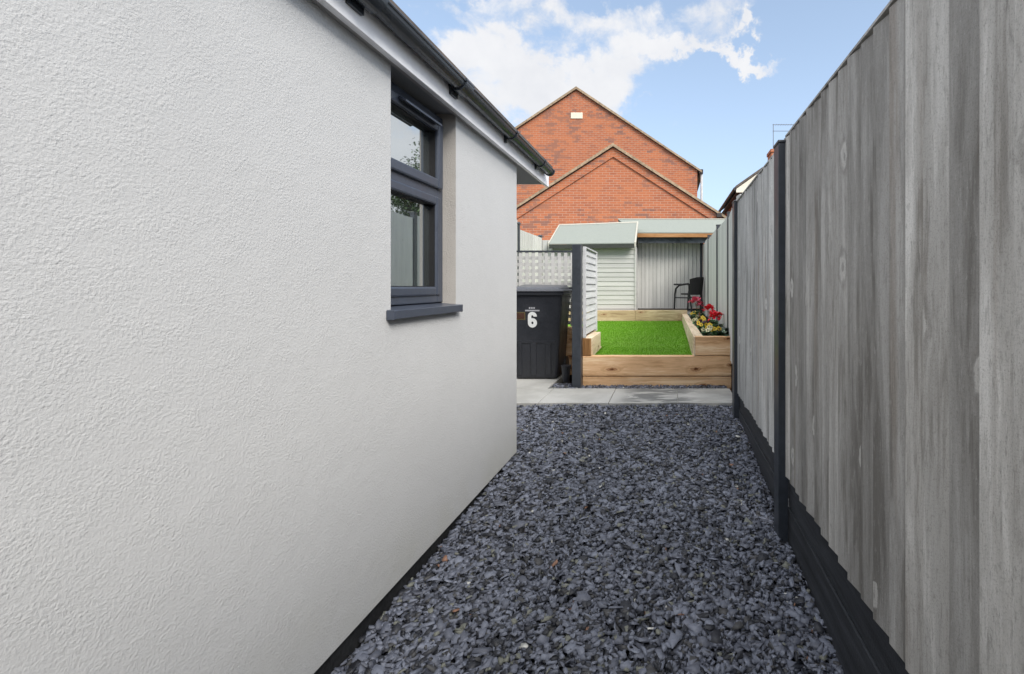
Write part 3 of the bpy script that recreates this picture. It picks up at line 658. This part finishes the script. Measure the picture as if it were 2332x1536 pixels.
m.hexa([(SX0 + .001, ry - .03, rz - .012), (SX1 - .021, ry - .03, rz + .046), (SX1 - .021, ry + .03, rz + .046), (SX0 + .001, ry + .03, rz - .012), (SX0 + .001, ry - .01, rz + .012), (SX1 - .021, ry - .01, rz + .072), (SX1 - .021, ry + .03, rz + .072), (SX0 + .001, ry + .03, rz + .012)])
m.build('roof_trim', 'felt_trim', rf)
m = MB(); m.hexa([(SX0 - .04, ey + .002, ez - .092), (SX1 - .02, ey + .002, ez - .078), (SX1 - .02, ey + .03, ez - .078), (SX0 - .04, ey + .03, ez - .092), (SX0 - .04, ey + .002, ez - .017), (SX1 - .02, ey + .002, ez - .0), (SX1 - .02, ey + .03, ez - .0), (SX0 - .04, ey + .03, ez - .017)])
m.build('fascia', 'shed_dark_trim', s)

c0 = thing('canopy', 'felt roofed timber canopy with orange wood fascia over the chair', 'canopy', (0, 9.9, .6))
m = MB(); m.hexa([(-.63, 9.30, 2.215), (1.5, 9.30, 2.215), (1.5, 10.0, 2.585), (-1.10, 10.0, 2.585), (-.63, 9.30, 2.235), (1.5, 9.30, 2.235), (1.5, 10.0, 2.605), (-1.10, 10.0, 2.605)])
m.hexa([(-1.10, 10.001, 2.585), (1.5, 10.001, 2.585), (1.5, 10.7, 2.23), (-1.10, 10.7, 2.23), (-1.10, 10.001, 2.605), (1.5, 10.001, 2.605), (1.5, 10.7, 2.25), (-1.10, 10.7, 2.25)])
rf = m.build('roof', 'felt', c0)
m = MB(); m.tube([(-1.10, 9.99, 2.607), (1.5, 9.99, 2.607)], .014, 8); m.build('roof_trim', 'felt_trim', rf)
bx(-.63, 1.5, 9.302, 9.33, 2.135, 2.214).build('fascia', 'fascia_orange', c0, bevel=.002)
bx(-.62, 1.5, 9.40, 9.42, 2.025, 2.20).build('valance', 'soffit_dark', c0)
for x in (-.70, .92):
    bx(x, x + .07, 9.86, 9.93, .6, 2.50).build('support_post', 'steel_post', c0)

# ------------------------------------------------------------------ chair
ch = thing('garden_chair', 'black wicker armchair standing under the canopy', 'chair', (.56, 9.25, .60))
def cp(u, v, z):   # chair frame: u forward, v sideways; turned to face left
    a = R(140); u *= .82; v *= .82; z *= .82; return Vector((.46 + u * math.cos(a) - v * math.sin(a), 9.20 + u * math.sin(a) + v * math.cos(a), .60 + z))
m = MB(); n = 12; vs = []; fs = []
for j in range(6):
    for i in range(n + 1):
        th = R(-62 + 124 * i / n); zz = .44 + .36 * j / 5 + .07 * math.cos(th * 1.3) * (j / 5); rr_ = .235 + .045 * j / 5
        for q in (0, .016): vs.append(cp(-.04 - (rr_ + q) * math.cos(th) , (rr_ + q) * math.sin(th) * 1.05, zz))
W = 2 * (n + 1)
for j in range(5):
    for i in range(n):
        a = j * W + 2 * i
        fs += [(a, a + 2, a + W + 2, a + W), (a + 1, a + W + 1, a + W + 3, a + 3)]
for i in range(n): a = 5 * W + 2 * i; fs.append((a, a + 2, a + 3, a + 1)); fs.append((2 * i, 2 * i + 1, 2 * i + 3, 2 * i + 2))
for j in range(5):
    for e in (0, 2 * n): a = j * W + e; fs.append((a, a + 1, a + W + 1, a + W))
m.add(vs, fs); m.build('backrest', 'black_wicker', ch)
m = MB(); pts = [cp(.24 * math.cos(t_), .24 * math.sin(t_) * 1.02, .43) for t_ in [2 * math.pi * i / 20 for i in range(20)]]; p2 = [p + Vector((0, 0, .03)) for p in pts]
m.add(pts + p2, [tuple(range(20))[::-1], tuple(range(20, 40))] + [(i, (i + 1) % 20, 20 + (i + 1) % 20, 20 + i) for i in range(20)]); m.build('seat', 'black_wicker', ch)
for sgn in (-1, 1):
    m = MB(); m.tube([cp(-.14, .27 * sgn, .70), cp(0, .275 * sgn, .685), cp(.14, .28 * sgn, .66), cp(.24, .28 * sgn, .58), cp(.275, .275 * sgn, .44)], .019, 8); m.build('armrest', 'black_wicker', ch)
    m = MB(); m.tube([cp(.06, .275 * sgn, .685), cp(.30, .275 * sgn, .685)], .017, 8); m.build('arm_pad', 'black_wicker', ch)
    m = MB(); m.tube([cp(.275, .275 * sgn, .44), cp(.30, .27 * sgn, 0)], .018, 8); m.build('leg', 'black_metal', ch)
    m = MB(); m.tube([cp(-.14, .25 * sgn, .70), cp(-.15, .24 * sgn, .43), cp(-.22, .23 * sgn, 0)], .018, 8); m.build('leg', 'black_metal', ch)
    m = MB(); m.tube([cp(.28, .27 * sgn, .36), cp(-.15, .24 * sgn, .36)], .012, 8); m.build('stretcher', 'black_metal', ch)

# ------------------------------------------------------------------ planting
def leaf(m, base, d, L, W_, droop=.3, up=Vector((0, 0, 1))):
    d = d.normalized(); s_ = d.cross(up); s_ = s_.normalized() if s_.length > .01 else Vector((1, 0, 0))
    nrm = s_.cross(d)
    pts = []
    for k, w_ in [(0, .12), (.3, .8), (.6, 1.0), (.85, .6), (1, .05)]:
        c_ = base + d * L * k - Vector((0, 0, 1)) * droop * L * k * k
        pts += [c_ - s_ * W_ * w_ + nrm * W_ * .25 * w_, c_, c_ + s_ * W_ * w_ + nrm * W_ * .25 * w_]
    fs = []
    for i in range(4):
        a = 3 * i; fs += [(a, a + 1, a + 4, a + 3), (a + 1, a + 2, a + 5, a + 4)]
    m.add(pts, fs)
def rv(s_=1.0): return Vector((random.gauss(0, s_), random.gauss(0, s_), random.gauss(0, s_)))
def bloom(m, c_, r_, n, size):
    for _ in range(n):
        d = rv().normalized(); d.z = abs(d.z) * .8 + d.z * .2; p = c_ + d * r_ * random.uniform(.55, 1)
        leaf(m, p, (d + rv(.5)).normalized(), size, size * .42, .1)
def pansy_face(m, m2, c_, size):
    d = (Vector((0, -1, .35)) + rv(.35)).normalized(); s_ = d.cross(Vector((0, 0, 1))).normalized(); u = s_.cross(d)
    for k in range(5):
        a = 2 * math.pi * (k + .25) / 5; dd = s_ * math.cos(a) + u * math.sin(a); t_ = dd.cross(d)
        q = [c_, c_ + dd * size * .55 - t_ * size * .42, c_ + dd * size + d * .002, c_ + dd * size * .55 + t_ * size * .42]
        m.add([p + d * .001 * k for p in q], [(0, 1, 2, 3)])
    q = [c_ + d * .007 + (s_ * math.cos(a) + u * math.sin(a)) * size * .28 for a in [2 * math.pi * i / 6 for i in range(6)]]
    m2.add(q, [tuple(range(6))])
def gera(x, y, heads, pet, label, hh=.20):
    t_ = thing('geranium', label, 'flower', (x, y, .545)); B = Vector((x, y, .545))
    m = MB(); tops = []
    for (dx, dy, z_, r_) in heads:
        e = Vector((x + dx, y + dy, z_)); tops.append((e, r_)); m.tube([B, (B + e) / 2 + Vector((.01, 0, .02)), e], .004, 6)
    m.build('stem', 'stem_green', t_)
    m = MB()
    for i in range(60):
        a = random.uniform(0, 6.28); rr_ = random.uniform(.01, .13); z_ = random.uniform(.01, hh * .62)
        leaf(m, B + Vector((math.cos(a) * rr_ * .5, math.sin(a) * rr_, z_)), Vector((math.cos(a), math.sin(a), random.uniform(-.1, .6))), random.uniform(.05, .085), .034, .3)
    m.build('foliage', 'leaf_green', t_)
    for e, r_ in tops:
        m = MB(); bloom(m, e, r_, 46, r_ * .8); m.build('flower_head', pet, t_)
gera(.50, 7.45, [(-.05, 0, .850, .078), (.03, .05, .815, .05)], 'petal_pink', 'pink geranium furthest back in the bed in front of the chair', .25)
gera(.555, 6.0, [(-.01, 0, .80, .066), (.05, .05, .765, .036)], 'petal_red', 'scarlet geranium against the fence, middle of the flower bed', .22)
gera(.575, 5.55, [(.0, 0, .735, .064), (.065, .03, .765, .034)], 'petal_red', 'scarlet geranium just behind the dark leafy plant', .17)
def pansy(x, y, pet, label, n=5, cy=.0):
    t_ = thing('pansy', label, 'flower', (x, y, .545), 'pansies along the sleeper edge of the bed'); B = Vector((x, y, .545))
    m = MB()
    for i in range(48):
        a = random.uniform(0, 6.28); leaf(m, B + Vector((random.gauss(0, .035), random.gauss(0, .06), random.uniform(0, .07))), Vector((math.cos(a), math.sin(a), random.uniform(.1, 1.3))), random.uniform(.04, .08), .014, .35)
    m.build('foliage', 'leaf_green', t_)
    for i in range(n):
        m = MB(); m2 = MB(); pansy_face(m, m2, B + Vector((random.uniform(-.045, .045), random.uniform(-.08, .06), random.uniform(.075, .135))), random.uniform(.024, .032))
        q = m.build('flower_head', pet, t_); m2.build('petal_eye', 'petal_plum', q)
PL = [(.44, 7.95, 'petal_yellow', 'orange yellow pansy nearest the back sleeper corner', 5), (.425, 6.75, 'petal_cream', 'cream pansy beside the sleeper edge, behind the yellow ones', 5),
      (.50, 6.55, 'petal_yellow', 'yellow pansy between cream pansy and fence, left of scarlet blooms', 7), (.435, 6.1, 'petal_plum', 'dark plum pansy against the sleeper edge mid bed', 5),
      (.425, 5.72, 'petal_yellow', 'yellow pansy against the sleeper edge mid bed', 5), (.50, 5.75, 'petal_plum', 'dark plum pansy between yellow pansy and scarlet geranium', 5),
      (.47, 5.32, 'petal_yellow', 'bright yellow pansy in front of the plum one', 7), (.44, 5.05, 'petal_cream', 'pale cream pansy close to the front sleeper corner', 6),
      (.53, 5.0, 'petal_yellow', 'yellow pansy left of the dark leafy plant', 7)]
for a in PL: pansy(*a)
lp = thing('leafy_plant', 'dark leafy plant with strap leaves by the fence at front of bed', 'plant', (.61, 5.0, .545))
m = MB()
for i in range(80):
    a = random.uniform(0, 6.28); leaf(m, Vector((.60 + random.gauss(0, .02), 5.0 + random.gauss(0, .08), .545 + random.uniform(0, .05))), Vector((math.cos(a) * .7, math.sin(a) * .7, random.uniform(.5, 1.4))), random.uniform(.15, .24), .021, .55)
m.build('foliage', 'leaf_dark', lp)
bd = thing('round_bud', 'single pale round flower head beside the dark leafy plant', 'flower', (.60, 4.86, .545))
m = MB(); m.tube([(.605, 4.86, .545), (.603, 4.855, .615)], .003, 6); m.build('stem', 'stem_green', bd)
m = MB(); bloom(m, Vector((.603, 4.85, .630)), .017, 70, .012); m.build('flower_head', 'bud_white', bd)

# ------------------------------------------------------------------ brick houses behind
def gable_house(name, label, cx, hw, y, ydepth, ez_, az, copw, par=None):
    t_ = thing(name, label, 'house', (cx, y, 0))
    m = MB(); m.prism([(cx - hw, 0), (cx + hw, 0), (cx + hw, ez_), (cx, az), (cx - hw, ez_)], 1, y, y + ydepth); m.build('wall', 'brick_front', t_)
    sl2 = (az - ez_) / hw; o_ = .16
    m = MB()
    for sg in (-1, 1):
        e = (cx + sg * (hw + o_), ez_ - sl2 * o_)
        m.prism([(cx, az + .005), (e[0], e[1] + .005), (e[0], e[1] + .09), (cx, az + .09)], 1, y - copw, y + ydepth + .1)
    m.build('roof', 'roof_tile', t_)
    m = MB()
    for sg in (-1, 1):
        e = (cx + sg * (hw + o_ + .003), ez_ - sl2 * o_)
        m.prism([(cx, az + .0), (e[0], e[1]), (e[0], e[1] + .075), (cx, az + .095)], 1, y - copw - .03, y - copw - .002)
    m.build('verge', 'coping_tile', t_)
    return t_
k = lambda px, Y: (px - 1521) / 1030 * Y
kz = lambda py, Y: 1.12 + (653 - py) / 1030 * Y
hA = gable_house('brick_house', 'tall red brick house gable with small cream vent, furthest back', k(1313, 17), 275 / 1030 * 17, 17, 7, kz(388, 17), kz(205, 17), .06)
m = bx(k(1300, 17), k(1327, 17), 16.975, 17.0, kz(271, 17), kz(257, 17)); m.build('gable_vent', 'vent_cream', hA, bevel=.01)
m = MB(); m.tube([(k(1598, 17), 17.06, 0), (k(1598, 17), 17.06, kz(392, 17))], .045, 8); m.build('drainpipe', 'pipe_white', hA)
m = bx(k(1592, 17), k(1601, 17), 16.93, 24, kz(396, 17), kz(387, 17)); m.build('gutter', 'dark_gutter', hA)
cx = k(1397, 14); hw = 246 / 1030 * 14
hB = gable_house('brick_house', 'lower red brick gable with patchy brickwork, in front of the taller one', cx, hw, 14, 2.6, kz(494, 14), kz(336, 14), .10)
# projecting brick band under the verge
m = MB(); az_, ez2 = kz(336, 14), kz(494, 14); s2 = (az_ - ez2) / hw
for sg in (-1, 1):
    x1 = cx + sg * hw
    m.prism([(cx, az_ - .02), (x1, ez2 - .02), (x1, ez2 - .30), (cx, az_ - .30)], 1, 13.955, 13.999)
m.build('corbelled_band', 'brick_front', hB)
m = bx(k(1631, 14), k(1642, 14), 13.80, 16.6, kz(497, 14), kz(488, 14)); m.build('gutter', 'dark_gutter', hB)

# house on the right beyond the fence
hC = thing('brick_house', 'dark roofed brick house with cream bargeboards behind the right fence', 'house', (4, 17, 0))
Y_ = 14.0; X0 = 2.32; E = kz(428, Y_)
apx, apz = 3.9, E + (3.9 - 2.1) * math.tan(R(35))
m = MB(); m.prism([(X0, 0), (5.5, 0), (5.5, E - .1), (apx, apz - .25), (X0, E - .1)], 1, Y_ + .25, Y_ + 4.4); m.build('wall', 'brick_side', hC)
m = MB(); m.prism([(2.10, E - .02), (2.10, E + .06), (apx, apz + .06), (apx, apz - .02)], 1, Y_, Y_ + 4.5)
m.prism([(apx, apz - .02), (apx, apz + .06), (5.7, E + .06), (5.7, E - .02)], 1, Y_, Y_ + 4.5); m.build('roof', 'roof_tile', hC)
m = MB(); m.prism([(2.12, E - .03), (2.12, E - .14), (2.62, E - .14), (apx, apz - .20), (5.2, E - .14), (5.68, E - .14), (5.68, E - .03), (apx, apz - .03)], 1, Y_ + .02, Y_ + .05); m.build('bargeboard', 'cream_board', hC)
m = MB(); m.box(2.13, X0 - .003, Y_ + .06, Y_ + 4.4, E - .15, E - .13); m.build('soffit', 'dark_gutter', hC)
m = MB(); m.tube([(2.08, Y_ + .02, E - .03), (2.08, Y_ + 4.5, E - .03)], .055, 8); m.build('gutter', 'dark_gutter', hC)
chy = 15.5
m = bx(k(1757, chy), k(1757, chy) + .65, chy, chy + .6, 4.2, kz(347, chy)); m.box(k(1757, chy) - .03, k(1757, chy) + .68, chy - .03, chy + .63, kz(347, chy) + .001, kz(340, chy)); m.build('chimney', 'brick_front', hC)
ae = thing('tv_aerial', 'thin television aerial standing on the chimney beyond the fence', 'aerial', (k(1761, 15.7), 15.7, 5.4))
ax_ = k(1761, 15.7)
m = MB(); m.tube([(ax_, 15.7, kz(345, 15.7)), (ax_, 15.7, kz(283, 15.7))], .012, 6); m.build('mast', 'aerial_metal', ae)
m = MB(); m.tube([(ax_ - .02, 15.7, kz(284.5, 15.7)), (ax_ + .85, 15.7, kz(284.5, 15.7))], .009, 6); m.tube([(ax_ - .02, 15.7, kz(299, 15.7)), (ax_ + .70, 15.7, kz(299, 15.7))], .009, 6)
for i in range(9): m.tube([(ax_ + .1 + i * .085, 15.6, kz(284.5, 15.7)), (ax_ + .1 + i * .085, 15.8, kz(284.5, 15.7))], .004, 4)
m.build('antenna_arms', 'aerial_metal', ae)

# tree beyond the right-hand fence, mirrored in the window
tr = thing('broadleaf_tree', 'leafy tree beyond the fence, seen mirrored in the upper window pane', 'tree', (15.5, 31, -.16))
m = MB(); m.tube([(15.5, 31, -.2), (15.6, 31, 4), (15.4, 31.1, 8)], [.35, .26, .15], 10)
for i in range(7):
    a = i * .9; m.tube([(15.5, 31, 3.5 + i * .5), (15.5 + math.cos(a) * 1.8, 31 + math.sin(a) * 1.8, 6.0 + i * .4)], [.11, .04], 6)
m.build('trunk', 'bark', tr)
m = MB(); cl_ = [(Vector((15.5 + random.gauss(0, 2.3), 31 + random.gauss(0, 2.3), random.uniform(5.2, 9.2))), random.uniform(.6, 1.2)) for _ in range(34)]
for c_, r_ in cl_:
    for _ in range(260):
        p = c_ + rv().normalized() * r_ * random.uniform(.3, 1.1); leaf(m, p, rv(), random.uniform(.12, .2), .06, .2)
m.build('crown', 'tree_leaf', tr)
